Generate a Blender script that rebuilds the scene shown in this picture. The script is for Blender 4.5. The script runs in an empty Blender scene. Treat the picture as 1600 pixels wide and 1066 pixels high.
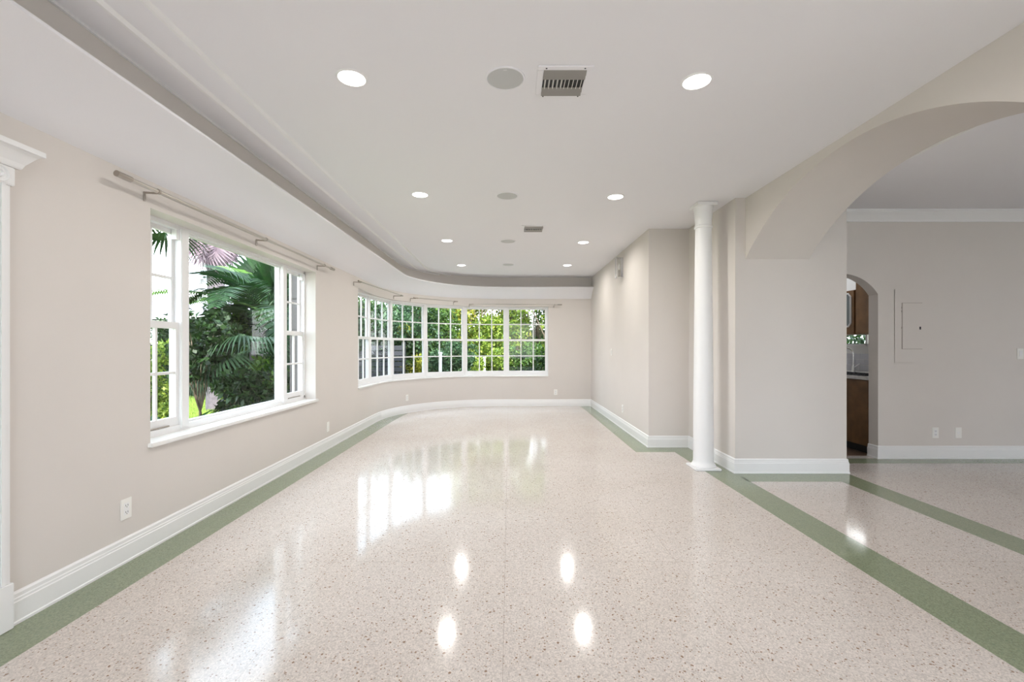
import bpy, bmesh, math, random
import numpy as np
from mathutils import Vector, Matrix
random.seed(7); rng = np.random.default_rng(7)
PI = math.pi
S = bpy.context.scene
COL = S.collection
CH = 1.22                      # camera height; the room is measured in metres from the spot below the camera

# ------------------------------------------------------------------ camera, sky, sun, exposure
cd = bpy.data.cameras.new('camera'); cam = bpy.data.objects.new('camera', cd); COL.objects.link(cam)
cam.location = (0, 0, CH); cam.rotation_euler = (PI/2, 0, 0)
cd.sensor_width = 36; cd.lens = 36*700/1600; cd.shift_x = 4/1600; cd.shift_y = 10/1600
cd.clip_start = 0.05; cd.clip_end = 300
S.camera = cam
S.view_settings.view_transform = 'Standard'; S.view_settings.look = 'None'
S.view_settings.gamma = 1; S.view_settings.use_curve_mapping = False
S.view_settings.exposure = 0.70

SKY = 4.6; SUN = 8.0; LAMP = 6.5
w = bpy.data.worlds.new('sky'); S.world = w; w.use_nodes = True
nt = w.node_tree; nt.nodes.clear()
def N(nt, t, **k):
    n = nt.nodes.new(t)
    for a, b in k.items():
        if a.startswith('i_'): n.inputs[a[2:].replace('_', ' ')].default_value = b
        else: setattr(n, a, b)
    return n
tc = N(nt, 'ShaderNodeTexCoord'); sx = N(nt, 'ShaderNodeSeparateXYZ'); nt.links.new(tc.outputs['Generated'], sx.inputs[0])
rp = N(nt, 'ShaderNodeValToRGB'); nt.links.new(sx.outputs['Z'], rp.inputs[0])
rp.color_ramp.elements[0].position = 0.0; rp.color_ramp.elements[0].color = (0.82, 0.91, 1.0, 1)
rp.color_ramp.elements[1].position = 0.7; rp.color_ramp.elements[1].color = (0.36, 0.62, 0.90, 1)
mp = N(nt, 'ShaderNodeMapping'); mp.inputs['Scale'].default_value = (2.2, 2.2, 7.0); nt.links.new(tc.outputs['Generated'], mp.inputs[0])
nz = N(nt, 'ShaderNodeTexNoise'); nz.inputs['Scale'].default_value = 1.6; nz.inputs['Detail'].default_value = 8; nt.links.new(mp.outputs[0], nz.inputs['Vector'])
cr = N(nt, 'ShaderNodeValToRGB'); cr.color_ramp.elements[0].position = .42; cr.color_ramp.elements[1].position = .6
nt.links.new(nz.outputs['Fac'], cr.inputs[0])
mx = N(nt, 'ShaderNodeMixRGB'); nt.links.new(cr.outputs[0], mx.inputs[0]); nt.links.new(rp.outputs[0], mx.inputs[1]); mx.inputs[2].default_value = (.96, .98, 1, 1)
bg = N(nt, 'ShaderNodeBackground'); bg.inputs['Strength'].default_value = SKY; nt.links.new(mx.outputs[0], bg.inputs[0])
wo = N(nt, 'ShaderNodeOutputWorld'); nt.links.new(bg.outputs[0], wo.inputs[0])
sd = bpy.data.lights.new('sun', 'SUN'); sd.energy = SUN; sd.angle = math.radians(1.0); sd.color = (1, .97, .92)
so = bpy.data.objects.new('sun', sd); COL.objects.link(so); so.location = (5, -4, 12)
so.rotation_euler = Vector((0.6, -0.85, 1.05)).to_track_quat('Z', 'Y').to_euler()

# ------------------------------------------------------------------ materials
def mat(name, col, rough=.5, spec=.5, metal=0, bump=0, bscale=60, var=0, vscale=4, trans=0):
    m = bpy.data.materials.new(name); m.use_nodes = True; t = m.node_tree; b = t.nodes['Principled BSDF']
    b.inputs['Base Color'].default_value = (*col, 1); b.inputs['Roughness'].default_value = rough
    b.inputs['Specular IOR Level'].default_value = spec; b.inputs['Metallic'].default_value = metal
    co = N(t, 'ShaderNodeTexCoord')
    if var:
        n = N(t, 'ShaderNodeTexNoise'); n.inputs['Scale'].default_value = vscale; n.inputs['Detail'].default_value = 5
        t.links.new(co.outputs['Object'], n.inputs['Vector'])
        r = N(t, 'ShaderNodeValToRGB'); t.links.new(n.outputs['Fac'], r.inputs[0])
        r.color_ramp.elements[0].position = .3; r.color_ramp.elements[1].position = .7
        r.color_ramp.elements[0].color = (*[c*(1-var) for c in col], 1); r.color_ramp.elements[1].color = (*[min(1, c*(1+var)) for c in col], 1)
        t.links.new(r.outputs[0], b.inputs['Base Color'])
    if bump:
        n = N(t, 'ShaderNodeTexNoise'); n.inputs['Scale'].default_value = bscale; n.inputs['Detail'].default_value = 4
        t.links.new(co.outputs['Object'], n.inputs['Vector'])
        bp = N(t, 'ShaderNodeBump'); bp.inputs['Strength'].default_value = bump; bp.inputs['Distance'].default_value = .004
        t.links.new(n.outputs['Fac'], bp.inputs['Height']); t.links.new(bp.outputs[0], b.inputs['Normal'])
    return m

def leafmat(name, c1, c2, rough=.45, trans=.35):
    m = bpy.data.materials.new(name); m.use_nodes = True; t = m.node_tree; b = t.nodes['Principled BSDF']
    b.inputs['Roughness'].default_value = rough; b.inputs['Specular IOR Level'].default_value = .3
    g = N(t, 'ShaderNodeNewGeometry'); r = N(t, 'ShaderNodeValToRGB')
    t.links.new(g.outputs['Random Per Island'], r.inputs[0])
    r.color_ramp.elements[0].color = (*c1, 1); r.color_ramp.elements[1].color = (*c2, 1)
    t.links.new(r.outputs[0], b.inputs['Base Color'])
    tr = N(t, 'ShaderNodeBsdfTranslucent'); t.links.new(r.outputs[0], tr.inputs[0])
    mxs = N(t, 'ShaderNodeMixShader'); mxs.inputs[0].default_value = trans
    t.links.new(b.outputs[0], mxs.inputs[1]); t.links.new(tr.outputs[0], mxs.inputs[2])
    t.links.new(mxs.outputs[0], t.nodes['Material Output'].inputs[0])
    return m

def glassmat(name, tint=(1, 1, 1), refl=1.0):
    m = bpy.data.materials.new(name); m.use_nodes = True; t = m.node_tree; t.nodes.clear()
    tr = N(t, 'ShaderNodeBsdfTransparent'); tr.inputs[0].default_value = (*tint, 1)
    gl = N(t, 'ShaderNodeBsdfGlossy'); gl.inputs['Roughness'].default_value = 0.01
    fr = N(t, 'ShaderNodeFresnel'); fr.inputs[0].default_value = 1.45
    mm = N(t, 'ShaderNodeMath', operation='MULTIPLY'); mm.inputs[1].default_value = refl; t.links.new(fr.outputs[0], mm.inputs[0])
    ge = N(t, 'ShaderNodeNewGeometry'); fl = N(t, 'ShaderNodeMath', operation='SUBTRACT'); fl.inputs[0].default_value = 1; t.links.new(ge.outputs['Backfacing'], fl.inputs[1])
    m2 = N(t, 'ShaderNodeMath', operation='MULTIPLY'); t.links.new(mm.outputs[0], m2.inputs[0]); t.links.new(fl.outputs[0], m2.inputs[1]); mm = m2
    ms = N(t, 'ShaderNodeMixShader'); t.links.new(mm.outputs[0], ms.inputs[0]); t.links.new(tr.outputs[0], ms.inputs[1]); t.links.new(gl.outputs[0], ms.inputs[2])
    o = N(t, 'ShaderNodeOutputMaterial'); t.links.new(ms.outputs[0], o.inputs[0])
    return m

def emit(name, col, s):
    m = bpy.data.materials.new(name); m.use_nodes = True; t = m.node_tree; t.nodes.clear()
    e = N(t, 'ShaderNodeEmission'); e.inputs[0].default_value = (*col, 1); e.inputs[1].default_value = s
    o = N(t, 'ShaderNodeOutputMaterial'); t.links.new(e.outputs[0], o.inputs[0]); return m

def terrazzo(name, base, base2, chips, chipc2, dens, seams=False):
    m = bpy.data.materials.new(name); m.use_nodes = True; t = m.node_tree; b = t.nodes['Principled BSDF']
    b.inputs['Specular IOR Level'].default_value = .48
    co = N(t, 'ShaderNodeTexCoord')
    n = N(t, 'ShaderNodeTexNoise'); n.inputs['Scale'].default_value = 1.2; n.inputs['Detail'].default_value = 4; t.links.new(co.outputs['Object'], n.inputs['Vector'])
    r = N(t, 'ShaderNodeValToRGB'); t.links.new(n.outputs['Fac'], r.inputs[0])
    r.color_ramp.elements[0].position = .35; r.color_ramp.elements[1].position = .65
    r.color_ramp.elements[0].color = (*base, 1); r.color_ramp.elements[1].color = (*base2, 1)
    cur = r.outputs[0]
    # pale fine aggregate
    v0 = N(t, 'ShaderNodeTexVoronoi'); v0.inputs['Scale'].default_value = 190; t.links.new(co.outputs['Object'], v0.inputs['Vector'])
    s0 = N(t, 'ShaderNodeSeparateColor'); t.links.new(v0.outputs['Color'], s0.inputs[0])
    mr = N(t, 'ShaderNodeMapRange'); mr.inputs[3].default_value = .80; mr.inputs[4].default_value = 1.16; t.links.new(s0.outputs[1], mr.inputs[0])
    m0 = N(t, 'ShaderNodeVectorMath', operation='SCALE'); t.links.new(cur, m0.inputs[0]); t.links.new(mr.outputs[0], m0.inputs['Scale']); cur = m0.outputs[0]
    for sc, thr, rad, off in ((95, dens, .30, 0), (52, dens*.75, .27, 3.7)):
        mpv = N(t, 'ShaderNodeMapping'); mpv.inputs['Location'].default_value = (off, off*2, 0); t.links.new(co.outputs['Object'], mpv.inputs[0])
        dn = N(t, 'ShaderNodeTexNoise'); dn.inputs['Scale'].default_value = sc*1.3; t.links.new(mpv.outputs[0], dn.inputs['Vector'])
        ad = N(t, 'ShaderNodeVectorMath', operation='MULTIPLY_ADD'); t.links.new(dn.outputs['Color'], ad.inputs[0]); ad.inputs[1].default_value = (.6/sc,)*3; t.links.new(mpv.outputs[0], ad.inputs[2])
        v = N(t, 'ShaderNodeTexVoronoi'); v.inputs['Scale'].default_value = sc; t.links.new(ad.outputs[0], v.inputs['Vector'])
        sp = N(t, 'ShaderNodeSeparateColor'); t.links.new(v.outputs['Color'], sp.inputs[0])
        a = N(t, 'ShaderNodeMath', operation='LESS_THAN'); a.inputs[1].default_value = thr; t.links.new(sp.outputs[0], a.inputs[0])
        d = N(t, 'ShaderNodeMath', operation='LESS_THAN'); d.inputs[1].default_value = rad; t.links.new(v.outputs['Distance'], d.inputs[0])
        mu = N(t, 'ShaderNodeMath', operation='MULTIPLY'); t.links.new(a.outputs[0], mu.inputs[0]); t.links.new(d.outputs[0], mu.inputs[1])
        cc = N(t, 'ShaderNodeMixRGB'); t.links.new(sp.outputs[2], cc.inputs[0]); cc.inputs[1].default_value = (*chips, 1); cc.inputs[2].default_value = (*chipc2, 1)
        mi = N(t, 'ShaderNodeMixRGB'); t.links.new(mu.outputs[0], mi.inputs[0]); t.links.new(cur, mi.inputs[1]); t.links.new(cc.outputs[0], mi.inputs[2]); cur = mi.outputs[0]
    if seams:
        sp = N(t, 'ShaderNodeSeparateXYZ'); t.links.new(co.outputs['Object'], sp.inputs[0])
        for ax, p in (('X', -.025), ('X', .95), ('X', -1.0), ('Y', 2.55), ('Y', 4.62), ('Y', 6.7), ('Y', .5)):
            s = N(t, 'ShaderNodeMath', operation='SUBTRACT'); t.links.new(sp.outputs[ax], s.inputs[0]); s.inputs[1].default_value = p
            ab = N(t, 'ShaderNodeMath', operation='ABSOLUTE'); t.links.new(s.outputs[0], ab.inputs[0])
            lt = N(t, 'ShaderNodeMath', operation='LESS_THAN'); t.links.new(ab.outputs[0], lt.inputs[0]); lt.inputs[1].default_value = .0012
            k = N(t, 'ShaderNodeMath', operation='MULTIPLY'); t.links.new(lt.outputs[0], k.inputs[0]); k.inputs[1].default_value = .45
            mi = N(t, 'ShaderNodeMixRGB'); t.links.new(k.outputs[0], mi.inputs[0]); t.links.new(cur, mi.inputs[1]); mi.inputs[2].default_value = (.25, .2, .15, 1); cur = mi.outputs[0]
    t.links.new(cur, b.inputs['Base Color'])
    n2 = N(t, 'ShaderNodeTexNoise'); n2.inputs['Scale'].default_value = 3.0; n2.inputs['Detail'].default_value = 6; t.links.new(co.outputs['Object'], n2.inputs['Vector'])
    rr = N(t, 'ShaderNodeMapRange'); rr.inputs[3].default_value = .07; rr.inputs[4].default_value = .14; t.links.new(n2.outputs['Fac'], rr.inputs[0]); t.links.new(rr.outputs[0], b.inputs['Roughness'])
    bp = N(t, 'ShaderNodeBump'); bp.inputs['Strength'].default_value = .12; bp.inputs['Distance'].default_value = .0006
    n3 = N(t, 'ShaderNodeTexNoise'); n3.inputs['Scale'].default_value = 45; t.links.new(co.outputs['Object'], n3.inputs['Vector'])
    t.links.new(n3.outputs['Fac'], bp.inputs['Height']); t.links.new(bp.outputs[0], b.inputs['Normal'])
    return m

M = {}
M['wall'] = mat('wall_paint', (.69, .642, .603), .75, .25, bump=.08, bscale=180, var=.015, vscale=2)
M['ceil'] = mat('ceiling_paint', (.85, .835, .855), .85, .2, bump=.05, bscale=150)
M['white'] = mat('white_trim_paint', (.84, .83, .825), .35, .5, bump=.05, bscale=30)
M['sill'] = mat('white_marble', (.86, .85, .83), .25, .5, var=.04, vscale=9)
M['terr'] = terrazzo('terrazzo', (.62, .555, .505), (.66, .60, .555), (.24, .15, .10), (.48, .36, .27), .18, True)
M['green'] = terrazzo('green_terrazzo', (.235, .275, .175), (.26, .295, .195), (.13, .18, .11), (.36, .41, .30), .22)
M['brass'] = mat('nickel', (.40, .36, .32), .32, .5, 1)
M['rod'] = mat('rod_metal', (.50, .465, .42), .3, .5, .85)
M['chrome'] = mat('chrome', (.75, .75, .76), .12, .5, 1)
M['plate'] = mat('plate_plastic', (.86, .84, .80), .35)
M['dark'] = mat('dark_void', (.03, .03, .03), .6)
M['duct'] = mat('vent_metal', (.30, .285, .265), .5, .5, .3)
M['vane'] = mat('vent_vane', (.75, .73, .70), .4)
M['grille'] = mat('speaker_cloth', (.60, .60, .59), .8, .2, bump=.5, bscale=900)
M['glass'] = glassmat('window_glass', (.98, .985, .98), .55)
M['lens'] = emit('lamp_lens', (1, .97, .93), 7)
M['wood'] = mat('cabinet_wood', (.17, .085, .032), .4, var=.25, vscale=7)
M['tile'] = mat('kitchen_tile', (.62, .62, .66), .25)
M['counter'] = mat('counter_stone', (.62, .60, .58), .3, var=.1, vscale=30)
M['black'] = mat('black_plastic', (.02, .02, .025), .4)
M['panel'] = mat('panel_paint', (.69, .642, .603), .6, .3)
M['kfloor'] = mat('kitchen_floor', (.12, .07, .045), .3, var=.2, vscale=5)
M['hwall'] = mat('house_stucco', (.78, .77, .75), .9, .2, bump=.2)
M['roof'] = mat('roof_shingle', (.30, .27, .32), .8, .2, var=.15, vscale=6, bump=.4, bscale=12)
M['road'] = mat('pale_driveway', (.36, .36, .36), .9, .2, var=.06)
M['soil'] = mat('lawn_soil', (.10, .135, .03), .95, .1, var=.45, vscale=3, bump=.6, bscale=25)
M['bark'] = mat('bark', (.15, .115, .085), .9, .1, var=.3, vscale=18, bump=.8, bscale=30)
M['palmbark'] = mat('palm_bark', (.13, .11, .12), .9, .1, var=.2, vscale=12, bump=.3, bscale=20)
M['fence'] = mat('dark_fence_paint', (.03, .03, .036), .7, var=.2)
M['shutter'] = mat('taupe_shutter', (.10, .085, .08), .6, var=.05)
M['wpost'] = mat('white_post_paint', (.8, .8, .8), .6)
M['l_dark'] = leafmat('leaf_dark', (.003, .012, .003), (.028, .065, .015))  # wide tone spread in these leaf greens also paints in light sparkle
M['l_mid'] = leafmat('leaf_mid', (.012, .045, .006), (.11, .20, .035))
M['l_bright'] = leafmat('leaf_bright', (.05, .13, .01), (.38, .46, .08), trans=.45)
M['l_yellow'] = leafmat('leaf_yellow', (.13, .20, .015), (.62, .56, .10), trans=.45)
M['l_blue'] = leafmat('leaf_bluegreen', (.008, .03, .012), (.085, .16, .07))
M['l_palm'] = leafmat('palm_leaf', (.004, .020, .005), (.016, .055, .012), .5, .2)
M['l_palm2'] = leafmat('palm_leaf_light', (.06, .15, .03), (.16, .30, .06), .35)
M['l_dead'] = leafmat('dry_palm_leaf', (.12, .085, .11), (.28, .21, .24), .7, .2)
M['l_broad'] = leafmat('broad_leaf', (.008, .035, .008), (.03, .09, .02), .4, .3)
M['grass'] = leafmat('grass_blade', (.16, .26, .03), (.36, .46, .09), .6, .4)

# ------------------------------------------------------------------ helpers
class MB:
    def __init__(s): s.v = []; s.f = []
    def add(s, vs, fs):
        o = len(s.v); s.v += [tuple(p) for p in vs]; s.f += [tuple(i+o for i in f) for f in fs]; return s
    def box(s, x0, x1, y0, y1, z0, z1):
        if x0 > x1: x0, x1 = x1, x0
        if y0 > y1: y0, y1 = y1, y0
        return s.add([(x0,y0,z0),(x1,y0,z0),(x1,y1,z0),(x0,y1,z0),(x0,y0,z1),(x1,y0,z1),(x1,y1,z1),(x0,y1,z1)],
                     [(0,3,2,1),(4,5,6,7),(0,1,5,4),(1,2,6,5),(2,3,7,6),(3,0,4,7)])
    def tube(s, pts, rad, n=10, cap=True):
        P = [Vector(p) for p in pts]; R = rad if isinstance(rad, (list, tuple)) else [rad]*len(P); vs = []; fs = []
        up = None
        for i, p in enumerate(P):
            d = (P[min(i+1, len(P)-1)]-P[max(i-1, 0)])
            if d.length < 1e-9: d = P[-1]-P[0]
            d.normalize()
            if up is None: up = Vector((0,0,1)) if abs(d.z) < .9 else Vector((1,0,0))
            a = d.cross(up).normalized(); b = a.cross(d).normalized(); up = b
            for k in range(n):
                t = 2*PI*k/n; vs.append(p+(a*math.cos(t)+b*math.sin(t))*R[i])
        for i in range(len(P)-1):
            for k in range(n):
                k2 = (k+1) % n; fs.append((i*n+k, i*n+k2, (i+1)*n+k2, (i+1)*n+k))
        if cap: fs.append(tuple(range(n))[::-1]); fs.append(tuple((len(P)-1)*n+k for k in range(n)))
        return s.add(vs, fs)
    def lathe(s, prof, cx=0, cy=0, n=32):
        vs = []; fs = []
        for r, z in prof:
            for k in range(n): t = 2*PI*k/n; vs.append((cx+r*math.cos(t), cy+r*math.sin(t), z))
        for i in range(len(prof)-1):
            for k in range(n): k2 = (k+1) % n; fs.append((i*n+k, i*n+k2, (i+1)*n+k2, (i+1)*n+k))
        fs.append(tuple(range(n))[::-1]); fs.append(tuple((len(prof)-1)*n+k for k in range(n)))
        return s.add(vs, fs)
    def prism(s, poly, z0, z1):
        n = len(poly); vs = [(x, y, z0) for x, y in poly]+[(x, y, z1) for x, y in poly]
        return s.add(vs, [tuple(range(n))[::-1], tuple(range(n, 2*n))]+[(i, (i+1) % n, (i+1) % n+n, i+n) for i in range(n)])
    def sweep(s, rows, closed_prof=True, cap=True):
        """rows: list of cross sections (lists of 3-D points, same length)"""
        n = len(rows[0]); vs = [p for r in rows for p in r]; fs = []
        for i in range(len(rows)-1):
            for k in range(n if closed_prof else n-1):
                k2 = (k+1) % n; fs.append((i*n+k, i*n+k2, (i+1)*n+k2, (i+1)*n+k))
        if cap and closed_prof: fs.append(tuple(range(n))[::-1]); fs.append(tuple((len(rows)-1)*n+k for k in range(n)))
        return s.add(vs, fs)
    def build(s, name, m, parent=None, smooth=False, bevel=0, loc=None):
        me = bpy.data.meshes.new(name); me.from_pydata(s.v, [], s.f); me.update()
        bm = bmesh.new(); bm.from_mesh(me); bmesh.ops.recalc_face_normals(bm, faces=bm.faces)
        if bevel: bmesh.ops.bevel(bm, geom=[e for e in bm.edges if e.is_manifold and e.calc_face_angle(0) > .5], offset=bevel, segments=2, affect='EDGES', clamp_overlap=True)
        bm.to_mesh(me); bm.free()
        if smooth:
            me.polygons.foreach_set('use_smooth', [True]*len(me.polygons))
            try: me.set_sharp_from_angle(angle=math.radians(40))
            except Exception: pass
        me.materials.append(m)
        o = bpy.data.objects.new(name, me); COL.objects.link(o)
        if parent: o.parent = parent
        if loc: o.location = loc
        return o

def empty(name, loc=(0,0,0), parent=None, rz=0):
    o = bpy.data.objects.new(name, None); COL.objects.link(o); o.location = loc; o.rotation_euler = (0,0,rz); o.empty_display_size = .1
    if parent: o.parent = parent
    return o
def tag(o, label=None, cat=None, group=None, kind=None):
    if label: o['label'] = label
    if cat: o['category'] = cat
    if group: o['group'] = group
    if kind: o['kind'] = kind
    return o
KIDS = {}
def copy_tree(o, parent=None):
    c = o.copy(); COL.objects.link(c); c.parent = parent
    for ch in list(o.children): copy_tree(ch, c)
    return c
def st(o): o['kind'] = 'structure'; return o

# ------------------------------------------------------------------ room geometry (inner faces)
XL = -2.185; YF = 9.318; CX, CY = -.17, 7.3; R = -(XL-CX); XR = 1.70; YP = 5.47; XP = 2.19; YQ = 4.345; XQ = 3.27
ZC = CH+1.45; ZC2 = CH+1.49; TH = .18; YB = -3.2
WZ0 = CH-.585; WZ1 = CH+.85
def arc(r, cx=CX, cy=CY, n=40, a0=0.0, a1=90.0):
    return [(cx-r*math.cos(math.radians(a0+(a1-a0)*i/n)), cy+r*math.sin(math.radians(a0+(a1-a0)*i/n))) for i in range(n+1)]
def strip(mb, inn, out, z0, z1):
    mb.sweep([[(a[0],a[1],z0),(b[0],b[1],z0),(b[0],b[1],z1),(a[0],a[1],z1)] for a, b in zip(inn, out)])

# floor
f = MB().box(-2.6, 7.8, YB-.2, 9.7, -.12, 0).build('floor', M['terr']); st(f)
mb = MB(); band = [(-1.955, YB), (XL+.01, YB)]+[(XL+.01, 7.3)]+[p for p in arc(R-.01) if p[0] < -1.85]
band += [(-1.90, 8.1), (-1.93, 7.4)]
mb.prism(band, 0, .0006); b = mb.build('floor_band', M['green'], f)
mb = MB().prism([(1.475, YP-.25), (1.475, YF), (XR, YF), (XR, YP), (XP, YP), (XP, YP-.02), (XP-.02, YB), (1.925, YB), (1.925, YP-.25)], 0, .0006); mb.build('floor_band', M['green'], f)
MB().prism([(XP-.02, 4.07), (XP, YQ), (XQ, YQ), (3.26, 4.07)], 0, .0006).build('floor_band', M['green'], f)
MB().prism([(3.02, YB), (3.02, 4.07), (3.26, 4.07), (3.26, YB)], 0, .0006).build('floor_band', M['green'], f)
MB().box(3.26, 7.5, 4.71, 4.92, 0, .0006).build('floor_band', M['green'], f)
MB().box(XQ, 4.66, 5.04, 8, -.11, .002).build('kitchen_floor', M['kfloor'], f)

# left wall with window opening
mb = MB(); YW0, YW1 = 2.726, 5.05; YV0 = 6.47
mb.box(XL-TH, XL, YB, CY, 0, WZ0); mb.box(XL-TH, XL, YB, CY, WZ1, ZC+.1)
mb.box(XL-TH, XL, YB, YW0, WZ0, WZ1); mb.box(XL-TH, XL, YW1, YV0, WZ0, WZ1)
st(mb.build('wall_left', M['wall']))
mb = MB(); ai = arc(R); ao = arc(R+TH)
strip(mb, ai, ao, 0, WZ0); strip(mb, ai, ao, WZ1, ZC+.1)
st(mb.build('wall_curved', M['wall'], smooth=True))
XV1 = .807
mb = MB(); mb.box(CX, XR+.3, YF, YF+TH, 0, WZ0); mb.box(CX, XR+.3, YF, YF+TH, WZ1, ZC+.1); mb.box(XV1, XR+.3, YF, YF+TH, WZ0, WZ1)
st(mb.build('wall_far', M['wall']))
st(MB().box(XR, XP+.1, YP, YF, 0, ZC+.1).build('wall_right', M['wall']))
st(MB().box(XP, XQ, YQ, 8.0, 0, ZC+.1).build('wall_pillar', M['wall']))
# rear wall behind the camera: tall openings added to let in fill light
mb = MB(); mb.box(-2.4, 7.6, YB-TH, YB, 2.45, ZC2+.1)
for a, b_ in ((-2.4, -1.3), (1.3, 3.6), (6.4, 7.6)): mb.box(a, b_, YB-TH, YB, 0, 2.45)
st(mb.build('wall_back', M['wall']))
st(MB().box(7.5, 7.7, YB, 5.1, 0, ZC2+.1).build('wall_side', M['wall']))
# kitchen partition with the small arch
XK = 4.04; ac, ar = 3.64, .468; az = CH+.807-ar
poly = [(XK, 0)]
a_end = math.asin(.4/ar)
for i in range(25):
    t = a_end-(a_end+math.asin((ac-XQ)/ar))*i/24
    poly.append((ac+ar*math.sin(t), az+ar*math.cos(t)))
poly += [(XQ, ZC2+.1), (7.5, ZC2+.1), (7.5, 0)]
mb = MB(); n = len(poly)
mb.add([(x, 4.91, z) for x, z in poly]+[(x, 5.04, z) for x, z in poly], [tuple(range(n)), tuple(range(n, 2*n))[::-1]]+[(i, (i+1) % n, (i+1) % n+n, i+n) for i in range(n)])
st(mb.build('wall_partition', M['wall']))
# big arch
XA0, XA1 = 2.29, 2.905; yc, Ra = 3.02, 1.91; zc_ = CH+1.39-Ra
poly = []
for i in range(65):
    y = 4.345-(4.345-1.695)*i/64; poly.append((y, zc_+math.sqrt(Ra*Ra-(y-yc)**2)))
poly += [(1.695, 0), (1.1, 0), (1.1, 2.2), (YB, 2.2), (YB, ZC+.1), (4.345, ZC+.1)]
n = len(poly); mb = MB()
mb.add([(XA0, y, z) for y, z in poly]+[(XA1, y, z) for y, z in poly], [tuple(range(n)), tuple(range(n, 2*n))[::-1]]+[(i, (i+1) % n, (i+1) % n+n, i+n) for i in range(n)])
o = st(mb.build('wall_arch', M['wall'], smooth=True))
# ceilings
c = st(MB().box(-2.5, 2.6, YB-.2, 9.6, ZC, ZC+.25).build('ceiling', M['ceil']))
st(MB().box(2.6, 7.8, YB-.2, 8.2, ZC2, ZC2+.25).build('ceiling_side', M['ceil']))
# shallow ceiling steps that run along the left wall and die out in the curve
RW = 1.75; rcx, rcy = -.135, 7.53; rx = rcx-RW
def wall_arc_to(xmax): return [p for p in arc(RW+.02, rcx, rcy) if p[0] <= xmax]
for xs, rr_, ccy, h, xe in ((-1.70, 1.2, 8.0, .022, -1.45), (-1.52, 1.0, 8.18, .011, -1.15)):
    ccx = xs+rr_
    inner = [(xs, YB), (xs, ccy)]+[p for p in arc(rr_, ccx, ccy) if p[0] <= xe and (p[0]-rcx)**2+(p[1]-rcy)**2 < RW**2 or (p[0] <= xe and p[1] < rcy)]
    outer = [(rx-.02, YB), (rx-.02, rcy)]+wall_arc_to(xe)
    MB().prism(inner+outer[::-1], ZC-h, ZC+.002).build('ceiling_step', M['ceil'], c)
    B0 = [Vector(p) for p in inner]; nr_ = []
    for i_ in range(len(B0)):
        tt = (B0[min(i_+1, len(B0)-1)]-B0[max(i_-1, 0)]).normalized(); nr_.append(Vector((tt.y, -tt.x)))
    MB().sweep([[(p.x-n_.x*.012, p.y-n_.y*.012, ZC-h), (p.x-n_.x*.010, p.y-n_.y*.010, ZC-h-.006), (p.x+n_.x*.002, p.y+n_.y*.002, ZC-h-.004), (p.x+n_.x*.016, p.y+n_.y*.016, ZC-h+.011), (p.x, p.y, ZC-h+.012)] for p, n_ in zip(B0, nr_)]).build('lit_riser_bead', M['white'], c)  # white bead added along each step so its riser reads as lit
# fascia wall above the cove
mb = MB(); pi_ = [(rx, YB), (rx, rcy)]+arc(RW, rcx, rcy)[1:]+[(XR, rcy+RW)]
po = [(rx-.05, YB), (rx-.05, rcy)]+arc(RW+.05, rcx, rcy)[1:]+[(XR, rcy+RW+.05)]
strip(mb, pi_, po, CH+1.195, ZC+.01); st(mb.build('wall_fascia', M['wall'], smooth=True))
mb = MB(); strip(mb, [(p[0], p[1]) for p in pi_], [(p[0]-.004, p[1]+.004) for p in pi_], ZC-.001, ZC+.001)
# thin bead at the fascia head
bead = MB()
rows = []
def off(path, d):
    out = []
    for i, p in enumerate(path):
        a = Vector(path[max(i-1, 0)]); b2 = Vector(path[min(i+1, len(path)-1)]); t = (b2-a).normalized(); nrm = Vector((t.y, -t.x)); out.append((p[0]+nrm.x*d, p[1]+nrm.y*d))
    return out
half = [(rx, YB), (rx, rcy)]+arc(RW, rcx, rcy, a1=45)[1:]
b0 = off(half, .001); b1 = off(half, .013)
strip(bead, b1, b0, ZC-.034, ZC-.020); st(bead.build('trim_2', M['white']))

# cove: leaning underside from wall to lip
def cove_paths(nn=40):
    lo = [(XL, YB), (XL, 3), (XL, CY)]+arc(R, n=nn)[1:]+[(XR, YF)]
    li = [(-1.75, YB), (-1.75, 3), (-1.75, 7.39)]+arc(1.65, -.1, 7.39, n=nn)[1:]+[(XR, 9.04)]
    return lo, li
lo, li = cove_paths(); rows = []
zb, zl = CH+1.0, CH+1.21
for a, b_ in zip(lo, li):
    A = Vector((a[0], a[1], zb)); B = Vector((b_[0], b_[1], zl)); h_ = Vector((A.x-B.x, A.y-B.y, 0))
    row = [A+h_*.05]
    for k in range(1, 8):
        t = k/8; p = A.lerp(B, t); p.z += .022*math.sin(PI*t); row.append(p)
    row += [B, B+Vector((0,0,.014)), B+h_*.15+Vector((0,0,.014)), Vector((A.x, A.y, zl+.014))+h_*.05]
    rows.append(row)
mb = MB(); mb.sweep(rows); st(mb.build('trim_1', M['ceil'], smooth=True))

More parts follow.
